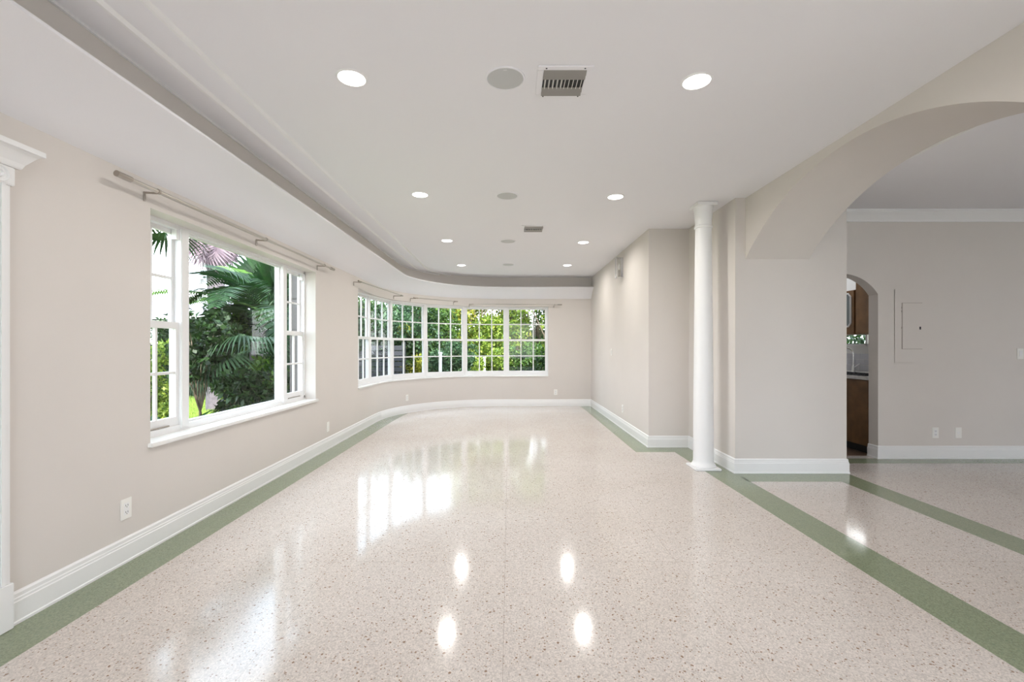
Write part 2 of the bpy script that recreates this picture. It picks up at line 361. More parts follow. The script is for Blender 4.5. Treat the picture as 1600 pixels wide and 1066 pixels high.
# baseboards
def base_rows(path, z=0):
    prof = [(0, 0), (.020, 0), (.020, .012), (.016, .016), (.016, .098), (.013, .102), (.013, .112), (.010, .116), (.010, .132), (.005, .140), (0, .142)]
    rows = []
    n = len(path)
    for i, p in enumerate(path):
        P = Vector(p)
        def nn(a, b):
            t = (Vector(b)-Vector(a)).normalized(); return Vector((t.y, -t.x))
        if i == 0: m_ = nn(path[0], path[1]); s = 1
        elif i == n-1: m_ = nn(path[-2], path[-1]); s = 1
        else:
            a = nn(path[i-1], p); b2 = nn(p, path[i+1]); m_ = (a+b2).normalized(); s = 1/max(.3, m_.dot(a))
        rows.append([(P.x+m_.x*d*s, P.y+m_.y*d*s, h) for d, h in prof])
    return rows
st(MB().sweep(base_rows([(XL, 1.952), (XL, CY)]+arc(R)[1:4])).build('baseboard_left', M['white']))
st(MB().sweep(base_rows(arc(R)[3:]+[(XR, YF)])).build('baseboard_far', M['white'], smooth=True))
st(MB().sweep(base_rows([(XR, YF), (XR, YP), (XP, YP), (XP, YQ), (XQ, YQ), (XQ, 4.91)])).build('baseboard_right', M['white']))
st(MB().sweep(base_rows([(XK, 5.04), (XK, 4.91), (7.5, 4.91)])).build('baseboard_side', M['white']))

# crown moulding in the room behind the arch
def crown_rows(path, z):
    prof = [(0, -.115), (.012, -.115), (.016, -.098), (.05, -.055), (.078, -.028), (.082, -.012), (.095, -.010), (.095, 0), (0, 0)]
    rows = []; n = len(path)
    for i, p in enumerate(path):
        P = Vector(p)
        def nn(a, b): t = (Vector(b)-Vector(a)).normalized(); return Vector((t.y, -t.x))
        if i == 0: m_ = nn(path[0], path[1]); s = 1
        elif i == n-1: m_ = nn(path[-2], path[-1]); s = 1
        else: a = nn(path[i-1], p); b2 = nn(p, path[i+1]); m_ = (a+b2).normalized(); s = 1/max(.3, m_.dot(a))
        rows.append([(P.x+m_.x*d*s, P.y+m_.y*d*s, z+h) for d, h in prof])
    return rows
st(MB().sweep(crown_rows([(XA1, YB), (XA1, YQ), (XQ, YQ), (XQ, 4.91), (7.5, 4.91)], ZC2)).build('trim_3', M['white']))

# door casing with corner block at the left edge
t4 = st(empty('trim_4', (XL, 1.9, 0)))
def loc_box(mb, x0, x1, y0, y1, z0, z1): return mb.box(x0-XL, x1-XL, y0-1.9, y1-1.9, z0, z1)
mb = MB(); loc_box(mb, XL, XL+.022, 1.82, 1.94, .20, 1.92); 
for k in range(3): loc_box(mb, XL+.022, XL+.028, 1.84+k*.032, 1.855+k*.032, .20, 1.92)
mb.build('casing', M['white'], t4)
mb = MB(); loc_box(mb, XL, XL+.034, 1.812, 1.948, 0, .20); mb.build('plinth_block', M['white'], t4, bevel=.004)
mb = MB(); loc_box(mb, XL, XL+.034, 1.812, 1.952, 1.92, 2.0); cb = mb.build('corner_block', M['white'], t4, bevel=.004)
mb = MB()
for r0, r1 in ((.045, .034), (.024, .014)):
    v = []; fs = []
    for k in range(24):
        t = 2*PI*k/24
        for rr2, dx in ((r0, .033), ((r0+r1)/2, .042), (r1, .033)): v.append((dx, -.018+rr2*math.cos(t), 1.958+rr2*.85*math.sin(t)))
    for k in range(24):
        a = k*3; b2 = ((k+1) % 24)*3; fs += [(a, b2, b2+1, a+1), (a+1, b2+1, b2+2, a+2)]
    mb.add(v, fs)
mb.build('rosette', M['white'], t4, smooth=True)
mb = MB(); prof = [(0, 2.0), (.036, 2.0), (.042, 2.006), (.05, 2.022), (.085, 2.058), (.095, 2.064), (.110, 2.066), (.110, 2.088), (0, 2.088)]
rows = []
for yy, k in ((.9, 0), (1.952, 0)):
    rows.append([(d, yy-1.9+(d*.5 if yy > 1 else 0), z) for d, z in prof])
mb.sweep(rows); mb.build('cornice', M['white'], t4)
mb = MB(); loc_box(mb, XL, XL+.022, .9, 1.82, 1.90, 2.0); mb.build('head_casing', M['white'], t4)
for o_ in list(t4.children): pass

# ------------------------------------------------------------------ windows
def sash(parent, P, Q, z0, z1, cols, rows_, depth, rail=(.045, .045), stile=.035, munt=.018, glass=True, name='sash'):
    """a glazed sash between plan points P and Q; built in the plane PQ"""
    P = Vector(P); Q = Vector(Q); L = (Q-P).length; d = (Q-P)/L; nrm = Vector((d.y, -d.x))
    def T(mb):
        mb.v = [(P.x+d.x*v[0]+nrm.x*v[1], P.y+d.y*v[0]+nrm.y*v[1], v[2]) for v in mb.v]; return mb
    h = depth/2
    fr = MB(); fr.box(0, stile, -h, h, z0, z1); fr.box(L-stile, L, -h, h, z0, z1); fr.box(stile, L-stile, -h, h, z0, z0+rail[0]); fr.box(stile, L-stile, -h, h, z1-rail[1], z1)
    s = T(fr).build(name, M['white'], parent)
    gx0, gx1, gz0, gz1 = stile, L-stile, z0+rail[0], z1-rail[1]
    cw = (gx1-gx0-(cols-1)*munt)/cols; ch = (gz1-gz0-(rows_-1)*munt)/rows_
    for i in range(1, cols): x = gx0+i*cw+(i-1)*munt; T(MB().box(x, x+munt, -h*.8, h*.8, gz0, gz1)).build('muntin', M['white'], s)
    for j in range(1, rows_):
        z = gz0+j*ch+(j-1)*munt
        for i in range(cols): x = gx0+i*(cw+munt); T(MB().box(x, x+cw, -h*.8, h*.8, z, z+munt)).build('muntin', M['white'], s)
    for i in range(cols):
        for j in range(rows_):
            x = gx0+i*(cw+munt); z = gz0+j*(ch+munt); T(MB().box(x, x+cw, -.0015, .0015, z, z+ch)).build('pane', M['glass'], s)
    return s
XWm = -2.325
w1 = st(empty('window_1', (0, 0, 0)))
mb = MB(); x0, x1 = XWm-.055, XWm+.02
mb.box(x0, x1, YW0, YW0+.018, WZ0+.02, WZ1); mb.box(x0, x1, YW1-.018, YW1, WZ0+.02, WZ1); mb.box(x0, x1, YW0, YW1, WZ1-.03, WZ1); mb.box(x0, x1, YW0, YW1, WZ0, WZ0+.045)
mb.build('frame', M['white'], w1)
for a in (3.135, 4.545): MB().box(x0-.005, x1+.012, a, a+.075, WZ0+.02, WZ1-.02).build('mullion', M['white'], w1, bevel=.004)
zm = CH+.15
for a, b_ in ((YW0+.018, 3.135), (4.62, YW1-.018)):
    sash(w1, (XWm-.035, a), (XWm-.035, b_), zm-.02, WZ1-.03, 2, 2, .024, rail=(.045, .03), stile=.026)
    sash(w1, (XWm-.002, a), (XWm-.002, b_), WZ0+.045, zm+.025, 2, 2, .024, rail=(.06, .045), stile=.026)
    MB().box(XWm-.018, XWm+.016, a+.0 if a > 4 else b_-.03, a+.03 if a > 4 else b_, WZ1-.10, WZ1-.03).build('stop', M['white'], w1)
    MB().box(XWm-.018, XWm+.012, (b_-.03 if a > 4 else a), (b_ if a > 4 else a+.03), WZ1-.10, WZ1-.03).build('stop', M['white'], w1)
    MB().tube([(XWm+.018, a+.06, WZ0+.052), (XWm+.018, b_-.10, WZ0+.052)], .005, 8).build('sash_lift', M['brass'], w1)
s_ = sash(w1, (XWm-.02, 3.21), (XWm-.02, 4.545), WZ0+.045, WZ1-.03, 1, 1, .03, rail=(.015, .012), stile=.012)
s_.name = 'picture_sash'
MB().box(XWm-.01, XL+.028, YW0-.02, YW1+.02, WZ0-.022, WZ0+.003).build('sill', M['sill'], w1, bevel=.004)
MB().box(XL-TH-.04, XWm-.055, YW0, YW1, WZ0-.04, WZ0).build('outer_sill', M['sill'], w1)

# curved bay
w2 = st(empty('window_2', (0, 0, 0)))
RWm = R+.115
def ang(a): a = math.radians(a); return (CX-RWm*math.cos(a), CY+RWm*math.sin(a))
P = [(XV1, CY+RWm), (-.065, CY+RWm)]+[ang(69.0), ang(45.3), ang(21.6), (CX-RWm, 7.29), (CX-RWm, YV0)]
P = P[::-1]
for i in range(6):
    a = Vector(P[i]); b_ = Vector(P[i+1]); d = (b_-a).normalized(); L = (b_-a).length; nrm = Vector((d.y, -d.x))
    e0 = .03; A = a+d*e0; B = b_-d*e0
    sash(w2, A-nrm*.018, B-nrm*.018, zm-.02, WZ1-.028, 3, 2, .028, rail=(.04, .03), stile=.028, munt=.020)
    sash(w2, A+nrm*.014, B+nrm*.014, WZ0+.03, zm+.022, 3, 2, .028, rail=(.065, .042), stile=.028, munt=.020)
    fr = MB()
    for z0, z1 in ((WZ0, WZ0+.03), (WZ1-.028, WZ1)):
        fr.box(0, L, -.06, .04, z0, z1)
    fr.v = [(a.x+d.x*v[0]+nrm.x*v[1], a.y+d.y*v[0]+nrm.y*v[1], v[2]) for v in fr.v]
    fr.build('frame', M['white'], w2)
for i, p in enumerate(P):
    p = Vector(p); q = Vector(P[min(i+1, 6)]); r_ = Vector(P[max(i-1, 0)]); d = (q-r_).normalized(); nrm = Vector((d.y, -d.x))
    wd = (.04 if i > 2 else .026) if i not in (0, 6) else .035
    m_ = MB().box(-wd, wd, -.034, .030, WZ0+.0, WZ1)
    if i in (0, 6): m_ = MB().box(0 if i == 0 else -wd, wd if i == 0 else 0, -.034, .030, WZ0, WZ1)
    m_.v = [(p.x+d.x*v[0]+nrm.x*v[1], p.y+d.y*v[0]+nrm.y*v[1], v[2]) for v in m_.v]
    m_.build('mullion', M['white'], w2)
si = [(XL+.022, YV0-.015), (XL+.022, CY)]+arc(R-.022)[1:]+[(XV1+.0, YF-.022)]
so_ = [(XL-.10, YV0-.015), (XL-.10, CY)]+arc(R+.10)[1:]+[(XV1+.0, YF+.10)]
mb = MB(); strip(mb, si, so_, WZ0-.020, WZ0+.002); mb.build('sill', M['sill'], w2, smooth=True)
so2 = [(XL-TH-.03, YV0), (XL-TH-.03, CY)]+arc(R+TH+.03)[1:]+[(XV1, YF+TH+.03)]
mb = MB(); strip(mb, [(XL-.10, YV0), (XL-.10, CY)]+arc(R+.10)[1:]+[(XV1, YF+.10)], so2, WZ0-.03, WZ0-.001); mb.build('outer_sill', M['sill'], w2, smooth=True)

# ------------------------------------------------------------------ column
col = empty('column', (1.965, 4.54, 0)); tag(col, 'round white freestanding column on a square plinth in front of the beige pillar', 'column')
MB().box(-.128, .128, -.13, .13, 0, .022).build('plinth', M['white'], col, bevel=.006)
prof = [(.118, .022), (.120, .030), (.114, .042), (.105, .052), (.0985, .075), (.0975, .10)]
sh = [(.0975-.0195*(k/14)**1.25, .10+(2.42-.10)*k/14) for k in range(1, 15)]
MB().lathe(prof+sh, n=48).build('shaft', M['white'], col, smooth=True)
MB().lathe([(.078, 2.42), (.086, 2.425), (.088, 2.435), (.086, 2.445), (.079, 2.45), (.080, 2.50), (.084, 2.545), (.088, 2.59), (.096, 2.625), (.098, 2.635)], n=48).build('capital', M['white'], col, smooth=True)
MB().box(-.100, .100, -.105, .105, 2.635, ZC-.001).build('abacus', M['white'], col, bevel=.004)

# ------------------------------------------------------------------ ceiling fittings
def ceiling_light(x, y):
    t = empty('ceiling_light', (x, y, ZC))
    MB().lathe([(.069, -.001), (.072, -.005), (.080, -.004), (.084, -.0005), (.084, .001), (.069, .001)], n=40).build('trim_ring', M['white'], t, smooth=True)
    MB().lathe([(.0, -.004), (.045, -.0055), (.0688, -.003), (.0688, .0015), (.0, .0015)], n=40).build('lens', M['lens'], t, smooth=True)
    l = bpy.data.lights.new('lamp_light', 'AREA'); l.shape = 'DISK'; l.size = .14; l.energy = LAMP; l.color = (1, .97, .93); l.spread = math.radians(170)
    lo_ = bpy.data.objects.new('lamp_light', l); COL.objects.link(lo_); lo_.parent = t; lo_.location = (0, 0, -.012)
    return t
rank = ['nearest the camera', 'second from the camera', 'third from the camera', 'farthest from the camera']
for side, X, ys in (('left', -.848, (2.41, 4.25, 6.08, 7.9)), ('right', 1.02, (2.44, 4.31, 6.18, 7.9))):
    for i, y in enumerate(ys):
        tag(ceiling_light(X, y), 'glowing round recessed ceiling light in the %s row, %s' % (side, rank[i]), 'light', 'recessed lights in the white ceiling')
for i, y in enumerate((2.414, 4.28, 6.11, 7.84)):
    t = empty('ceiling_speaker', (-.022, y, ZC)); tag(t, 'round grey in-ceiling speaker grille between the light rows, %s' % rank[i], 'speaker', 'round speakers in the white ceiling')
    MB().lathe([(.096, -.001), (.098, -.006), (.105, -.005), (.107, -.0005), (.107, .001), (.096, .001)], n=48).build('rim', M['ceil'], t, smooth=True)
    MB().lathe([(0, -.0045), (.06, -.0045), (.096, -.0035), (.096, .001), (0, .001)], n=48).build('grille', M['grille'], t, smooth=True)
    if i == 0: MB().box(-.009, .009, -.083, -.078, -.0065, -.004).build('badge', M['white'], t)
def vent(x, y):
    t = empty('ceiling_vent', (x, y, ZC)); a, b_ = .145, .112
    m_ = MB(); m_.box(-a, a, -a, -b_-.0, -.007, 0); m_.box(-a, a, b_, a, -.007, 0); m_.box(-a, -b_, -b_, b_, -.007, 0); m_.box(b_, a, -b_, b_, -.007, 0)
    m_.build('frame', M['ceil'], t, bevel=.002)
    MB().box(-b_, b_, -b_, b_, -.0006, .0).build('throat', M['dark'], t)
    for s in (-1, 1):
        for k, (yy, ww) in enumerate(((.095, .034), (.060, .030))):
            o = MB().box(-b_, b_, -ww/2, ww/2, -.0012, .0012).build('louver', M['duct'], t); o.location = (0, s*yy, -.008-.002*k); o.rotation_euler = (-.40, 0, 0)
    for k in range(10):
        o = MB().box(-.0015, .0015, -.045, .045, -.010, .002).build('vane', M['vane'], t); o.location = (-.1+k*.0222, 0, -.004); o.rotation_euler = (0, (-.35 if k < 5 else .35), 0)
    for sx_ in (-1, 1):
        for sy in (-1, 1):
            MB().lathe([(.0045, -.0085), (.0045, -.006)], n=10).build('screw', M['black'], t, loc=(sx_*.1, sy*.129, 0))
    return t
tag(vent(.292, 2.445), 'square white metal air vent with vertical vanes beside the nearest round speaker', 'vent', 'air vents in the ceiling')
tag(vent(.292, 5.46), 'smaller-looking square air vent farther down the ceiling past the second speaker', 'vent', 'air vents in the ceiling')

# ------------------------------------------------------------------ curtain rods
def curtain_rod(A, B, h, brk, label, r=.0125, ends=(1, 1)):
    A = Vector((*A, CH+h)); B = Vector((*B, CH+h)); d = (B-A).normalized(); L = (B-A).length
    t = empty('curtain_rod', A); tag(t, label, 'curtain rod', 'metal curtain rods above the windows')
    MB().tube([(0,0,0), d*L*.55], r, 12).build('outer_tube', M['rod'], t, smooth=True)
    MB().tube([d*L*.55, d*L], r*.8, 12).build('inner_tube', M['rod'], t, smooth=True)
    if ends[0]: MB().tube([-d*.001, d*.09], r*1.35, 14).build('end_cap', M['brass'], t, smooth=True)
    if ends[1]: MB().tube([d*(L-.09), d*(L+.001)], r*1.35, 14).build('end_cap', M['brass'], t, smooth=True)
    for fr_, wp in brk:
        p = d*L*fr_; q = Vector((wp[0], wp[1], CH+h-.035))-A
        k = MB().tube([q+Vector((0,0,-.02)), q+Vector((0,0,.035)), ], .006, 8)
        k.tube([q+Vector((0,0,.03)), p+Vector((0,0,-.010))], .0065, 8)
        k.tube([p-d*.008, p+d*.008], r*1.3, 12)
        k.build('bracket', M['brass'], t, smooth=True)
    return t
XRd = -2.098
def br(Y): return ((Y-2.392)/(5.352-2.392), (XL+.006, Y))
curtain_rod((XRd, 2.392), (XRd, 5.352), .930, [br(2.675), br(3.86), br(5.08)], 'long metal curtain rod above the large picture window on the left wall')
def wp(x, y):
    v = Vector((x-CX, y-CY)); v = v.normalized()*(R-.006); return (CX+v.x, CY+v.y)
curtain_rod((-2.09, 6.2), (-1.90, 7.98), .92, [(.04, (XL+.006, 6.27)), (.97, wp(-1.93, 7.93))], 'short metal curtain rod above the leftmost casements of the curved window', .009)
curtain_rod((-1.77, 8.28), (-1.04, 8.98), .92, [(.05, wp(-1.74, 8.32)), (.95, wp(-1.07, 8.95))], 'middle metal curtain rod above the curved window where the wall bends', .009)
curtain_rod((-.82, 9.10), (1.08, 9.23), .88, [(.03, wp(-.80, 9.12)), (.92, (.92, YF-.006))], 'metal curtain rod above the right casements of the far window', .009)

# ------------------------------------------------------------------ sconce on the right wall
sc = empty('wall_sconce', (XR, 6.72, CH+1.19)); tag(sc, 'small chrome and glass wall sconce high on the right wall', 'sconce')
MB().box(-.014, 0, -.05, .05, -.155, .155).build('backplate', M['chrome'], sc, bevel=.003)
mb = MB()
for z in (-.155, .143): mb.box(-.105, -.008, -.055, .055, z, z+.012)
for yy in (-.055, .047): mb.box(-.105, -.097, yy, yy+.008, -.155, .155)
mb.build('cage', M['chrome'], sc, bevel=.002)
mb = MB(); mb.box(-.100, -.097, -.047, .047, -.143, .143); mb.box(-.097, -.012, -.052, -.049, -.143, .143); mb.box(-.097, -.012, .049, .052, -.143, .143)
mb.build('glass_shade', glassmat('sconce_glass', (.93, .93, .93), 2.0), sc)
MB().lathe([(.012, -.13), (.013, -.03), (.009, -.028)], -.056, 0, 16).build('candle_tube', M['brass'], sc, smooth=True)
MB().lathe([(.006, -.028), (.016, 0), (.014, .025), (.004, .06), (.001, .07)], -.056, 0, 16).build('bulb', M['plate'], sc, smooth=True)

# ------------------------------------------------------------------ outlets and switches
def plate(pos, nrm, label, kind='outlet', w=.072, h=.116):
    rz = math.atan2(nrm[0], -nrm[1])   # local -Y faces the room
    t = empty('wall_outlet' if kind == 'outlet' else 'light_switch' if kind == 'switch' else 'wall_plate', pos, rz=rz)
    tag(t, label, 'outlet' if kind == 'outlet' else 'switch' if kind == 'switch' else 'wall plate')
    MB().box(-w/2, w/2, -.006, 0, -h/2, h/2).build('cover_plate', M['plate'], t, bevel=.002)
    if kind == 'outlet':
        MB().box(-.017, .017, -.0075, -.005, -.035, .035).build('receptacle', M['white'], t, bevel=.001)
        m_ = MB()
        for z in (-.019, .019):
            m_.box(-.008, -.0055, -.0082, -.006, z-.004, z+.006); m_.box(.0055, .008, -.0082, -.006, z-.004, z+.006); m_.box(-.002, .002, -.0082, -.006, z-.011, z-.007)
        m_.build('slots', M['black'], t)['kind'] = 'stuff'
    elif kind == 'switch':
        o = MB().box(-.016, .016, -.011, -.005, -.033, .033).build('rocker', M['white'], t, bevel=.002); o.rotation_euler = (.05, 0, 0)
    else:
        MB().box(-.010, .010, -.008, -.005, -.010, .010).build('jack', M['white'], t, bevel=.001)
    return t
g1 = (1, 0); 
plate((XL, 2.55, .302), g1, 'white power outlet low on the left wall near the camera')
plate((XL, 5.386, .265), g1, 'blank white plate low on the left wall just past the large window', 'plate')
v = Vector((-1.90-CX, 8.32-CY)).normalized(); plate((CX+v.x*R, CY+v.y*R, .285), (-v.x, -v.y), 'white outlet under the curved part of the bay window')
plate((.96, YF, .29), (0, -1), 'white outlet low on the far wall right of the window')
plate((XR, 6.72, .30), (-1, 0), 'white outlet low on the bright right wall')
plate((XR, 7.45, 1.14), (-1, 0), 'small white switch on the right wall at chest height', 'switch')
plate((4.665, 4.91, .285), (0, -1), 'white outlet left of a blank plate on the shaded wall below the breaker panel')
plate((4.917, 4.91, .285), (0, -1), 'white plate right of the outlet on the shaded wall', 'plate')
plate((5.595, 4.91, 1.15), (0, -1), 'white light switch at the right edge of the shaded wall', 'switch')
# breaker panel
bp_ = empty('breaker_panel', (4.39, 4.91, CH+.235)); tag(bp_, 'beige painted breaker panel door set flush in the shaded wall', 'breaker panel')
MB().box(-.172, .172, -.004, 0, -.403, .403).build('cover', M['panel'], bp_, bevel=.002)
MB().box(-.0945, .1315, -.005, -.004, -.254, .254).build('door_gap', mat('gap_shadow_line', (.25, .2, .17)), bp_)
MB().box(-.0915, .1285, -.0105, -.0045, -.251, .251).build('door', M['panel'], bp_, bevel=.002)
MB().box(.092, .110, -.015, -.010, -.04, -.008).build('latch', M['black'], bp_, bevel=.002)
for z in (-.02, .16, .20): MB().box(-.099, -.0915, -.010, -.004, z-.01, z+.01).build('hinge', M['brass'], bp_)

# ------------------------------------------------------------------ kitchen seen through the small arch
XKC = 4.06
kw = MB(); XT = 4.68
kw.box(XT, XT+.15, 5.04, 8.0, 0, CH+.02); kw.box(XT, XT+.15, 5.04, 8, CH+.30, ZC2+.05); kw.box(XT, XT+.15, 5.04, 5.15, CH+.02, CH+.30); kw.box(XT, XT+.15, 7.6, 8.0, CH+.02, CH+.30)
st(kw.build('wall_kitchen', M['hwall']))
st(MB().box(XQ, XT+.15, 8.0, 8.15, 0, ZC2+.05).build('wall_kitchen_far', M['hwall']))
w3 = st(empty('window_3', (0,0,0)))
mb = MB(); mb.box(XT, XT+.06, 5.15, 7.6, CH+.02, CH+.045); mb.box(XT, XT+.06, 5.15, 7.6, CH+.27, CH+.30)
for yy in (5.15, 5.74, 5.86, 6.5, 7.57): mb.box(XT, XT+.06, yy, yy+.03, CH+.02, CH+.30)
mb.build('frame', M['white'], w3); MB().box(XT+.03, XT+.034, 5.15, 7.6, CH+.03, CH+.29).build('pane', M['glass'], w3)
bs = st(empty('trim_5', (0,0,0)))
for j in range(3):
    for i in range(18):
        y0 = 5.06+i*.152+(j % 2)*.076
        MB().box(XT-.008, XT, y0, y0+.148, .905+j*.078+.002, .905+j*.078+.076).build('tile', M['tile'], bs)
bc = empty('base_cabinet', (XKC, 5.06, 0)); tag(bc, 'brown wooden base cabinet under the sink seen through the small arch', 'cabinet')
MB().box(.02, .60, 0, 2.6, .09, .85).build('body', M['wood'], bc)
for k in range(4): 
    d_ = MB().box(0, .02, .01+k*.62, .60+k*.62, .10, .84).build('door', M['wood'], bc, bevel=.004)
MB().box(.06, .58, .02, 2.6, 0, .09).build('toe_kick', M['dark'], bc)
ct = MB().box(XKC-.03, XT-.01, 5.05, 7.68, .85, .89).build('countertop', M['counter'], bevel=.004); tag(ct, 'pale stone kitchen counter on the brown base cabinet', 'countertop')
sk = empty('kitchen_sink', (4.36, 5.75, .89)); tag(sk, 'white sink set in the kitchen counter below the faucet', 'sink')
m_ = MB(); m_.box(-.22, .22, -.36, -.33, 0, .02); m_.box(-.22, .22, .33, .36, 0, .02); m_.box(-.22, -.19, -.33, .33, 0, .02); m_.box(.19, .22, -.33, .33, 0, .02); m_.build('rim', M['white'], sk, bevel=.004)
MB().box(-.19, .19, -.33, .33, .0, .004).build('basin', M['tile'], sk)
rk = empty('dish_rack', (4.10, 5.42, .89)); tag(rk, 'black wire rack along the front edge of the kitchen counter', 'dish rack')
m_ = MB(); m_.tube([(-.03, -.3, .012), (-.03, .3, .012)], .007, 6); m_.tube([(.03, -.3, .012), (.03, .3, .012)], .007, 6); m_.build('rail', M['black'], rk)
for k in range(9): MB().box(-.035, .035, -.28+k*.065, -.245+k*.065, 0, .035).build('tine', M['black'] , rk, bevel=.003)
fc = empty('kitchen_faucet', (4.50, 5.86, .89)); tag(fc, 'tall curved dark chrome faucet behind the kitchen sink', 'faucet')
MB().lathe([(.026, 0), (.026, .01), (.018, .02), (.016, .10)], n=16).build('base', M['chrome'], fc, smooth=True)
pts = [(0, 0, .10), (0, 0, .24)]+[(-.085+.085*math.cos(t*PI/10), .08-.08*math.cos(t*PI/10), .24+.085*math.sin(t*PI/10)) for t in range(1, 10)]+[(-.17, .16, .20)]
MB().tube(pts, .011, 10).build('spout', M['chrome'], fc, smooth=True)
MB().tube([(.0, -.01, .07), (.03, -.07, .12)], .007, 8).build('handle', M['chrome'], fc, smooth=True)
uc = empty('wall_cabinet', (4.33, 5.06, CH+.165)); tag(uc, 'brown wooden wall cabinet with solid door above the kitchen counter', 'cabinet')
MB().box(.02, .34, 0, .55, 0, .9).build('body', M['wood'], uc); MB().box(0, .02, .005, .545, .005, .89).build('door', M['wood'], uc, bevel=.004)
ug = empty('glass_cabinet', (4.33, 5.63, CH+.165)); tag(ug, 'brown wall cabinet with a white framed clipped-corner glass door', 'cabinet')
MB().box(.02, .34, 0, .6, 0, .56).build('body', M['wood'], ug)
d_ = MB().box(0, .02, .005, .595, .005, .555).build('door', M['wood'], ug)
oc = [(.05, .14), (.09, .10), (.51, .10), (.55, .14), (.55, .48), (.51, .52), (.09, .52), (.05, .48)]
MB().tube([(-.004, a, b_) for a, b_ in oc+[oc[0]]], .011, 6).build('glazing_frame', M['white'], d_)
m_ = MB(); m_.add([(-.004, a, b_) for a, b_ in oc]+[(-.001, a, b_) for a, b_ in oc], [tuple(range(8)), tuple(range(8, 16))[::-1]]+[(i, (i+1) % 8, (i+1) % 8+8, i+8) for i in range(8)]); m_.build('glass', mat('cabinet_glass', (.16, .18, .18), .08), d_)
kl = bpy.data.lights.new('kitchen_fill', 'AREA'); kl.size = .3; kl.energy = 7; kl.color = (.9, .95, 1)  # unseen lamp added to brighten the kitchen behind the arch
klo = empty('kitchen_fill_light', (3.9, 6.3, ZC2)); tag(klo, 'added fill light in the kitchen ceiling, hidden beyond the small arch', 'light')
MB().lathe([(0, -.05), (.12, -.045), (.15, -.02), (.15, 0)], n=24).build('shade', M['plate'], klo, smooth=True)
ko = bpy.data.objects.new('kitchen_fill', kl); COL.objects.link(ko); ko.parent = klo; ko.location = (0, 0, -.06)

# ------------------------------------------------------------------ outdoors
GZ = -.25
st(MB().box(-60, 60, -40, 90, GZ-.3, GZ).build('ground', M['soil']))
st(MB().box(-26, -7.5, 16.5, 20.5, GZ, GZ+.015).build('driveway', M['road']))
st(MB().box(-14, 20, -14, YB-TH, GZ, GZ+.05).build('bounce_patio', M['road']))  # pale paving added out of view to bounce sun up to the ceiling
def numesh(name, V, F, m, parent=None, kind=None, k=4):
    me = bpy.data.meshes.new(name); me.vertices.add(len(V)); me.vertices.foreach_set('co', V.astype(np.float32).ravel())
    me.loops.add(F.size); me.loops.foreach_set('vertex_index', F.astype(np.int32).ravel()); me.polygons.add(len(F))
    me.polygons.foreach_set('loop_start', np.arange(0, F.size, F.shape[1], dtype=np.int32)); me.update(calc_edges=True); me.validate()
    me.materials.append(m); o = bpy.data.objects.new(name, me); COL.objects.link(o)
    if parent: o.parent = parent
    if kind: o['kind'] = kind
    return o
def leaves(C, size, aspect=.45, droop=.3, up=.6):
    """diamond leaves, folded on the midrib"""
    n = len(C); d = rng.normal(size=(n, 3)); d[:, 2] -= droop; d /= np.linalg.norm(d, axis=1)[:, None]
    nr = rng.normal(size=(n, 3)); nr[:, 2] += up*2; s = np.cross(d, nr); s /= np.linalg.norm(s, axis=1)[:, None]+1e-9
    u = np.cross(s, d); L = size*rng.uniform(.6, 1.25, (n, 1)); W = L*aspect
    V = np.stack([C, C+d*L*.45+s*W*.5+u*W*.15, C+d*L, C+d*L*.45-s*W*.5+u*W*.15], 1).reshape(-1, 3)
    F = np.arange(n*4).reshape(-1, 4)
    return V, F
def cloud(blobs, n):
    """points near the surface of ellipsoid clumps"""
    w_ = np.array([b[3]**2 for b in blobs]); idx = rng.choice(len(blobs), n, p=w_/w_.sum()); B = np.array(blobs)[idx]
    d = rng.normal(size=(n, 3)); d /= np.linalg.norm(d, axis=1)[:, None]; r = rng.uniform(.55, 1.0, (n, 1))**.5
    return B[:, :3]+d*r*B[:, 3:4]*np.array([1, 1, .8])
def branchy(base, blobs, r0, m, parent):
    mb = MB(); base = Vector(base)
    cz = min(b[2] for b in blobs); fork = Vector((np.mean([b[0] for b in blobs]), np.mean([b[1] for b in blobs]), max(base.z+.3, cz*.6+base.z*.4)))
    mb.tube([base, base.lerp(fork, .5)+Vector((random.uniform(-.05, .05), 0, 0)), fork], [r0, r0*.8, r0*.65], 8)
    for b_ in blobs[:14]:
        q = Vector(b_[:3]); mb.tube([fork, fork.lerp(q, .5)+Vector((0, 0, .1)), q], [r0*.45, r0*.3, r0*.1], 6)
    return mb.build('trunk', m, parent, smooth=True)
def tree(name, x, y, h, w_, lm, n, size, label, cat='tree', group=None, low=0.1, nb=16, asp=.45, r0=.07):
    t = empty(name, (x, y, GZ)); tag(t, label, cat, group)
    blobs = []
    for i in range(nb):
        zz = low+(h-low)*random.random()**.8; k = 1-abs((zz/h)-.55)*.9
        a = random.uniform(0, 2*PI); rr2 = w_*.5*k*random.uniform(.3, 1)
        blobs.append((rr2*math.cos(a), rr2*math.sin(a), zz, w_*random.uniform(.14, .24)))
    branchy((0, 0, -.05), blobs, r0, M['bark'], t)
    V, F = leaves(cloud(blobs, n), size, asp); numesh('foliage', V, F, lm, t, 'stuff')
    return t
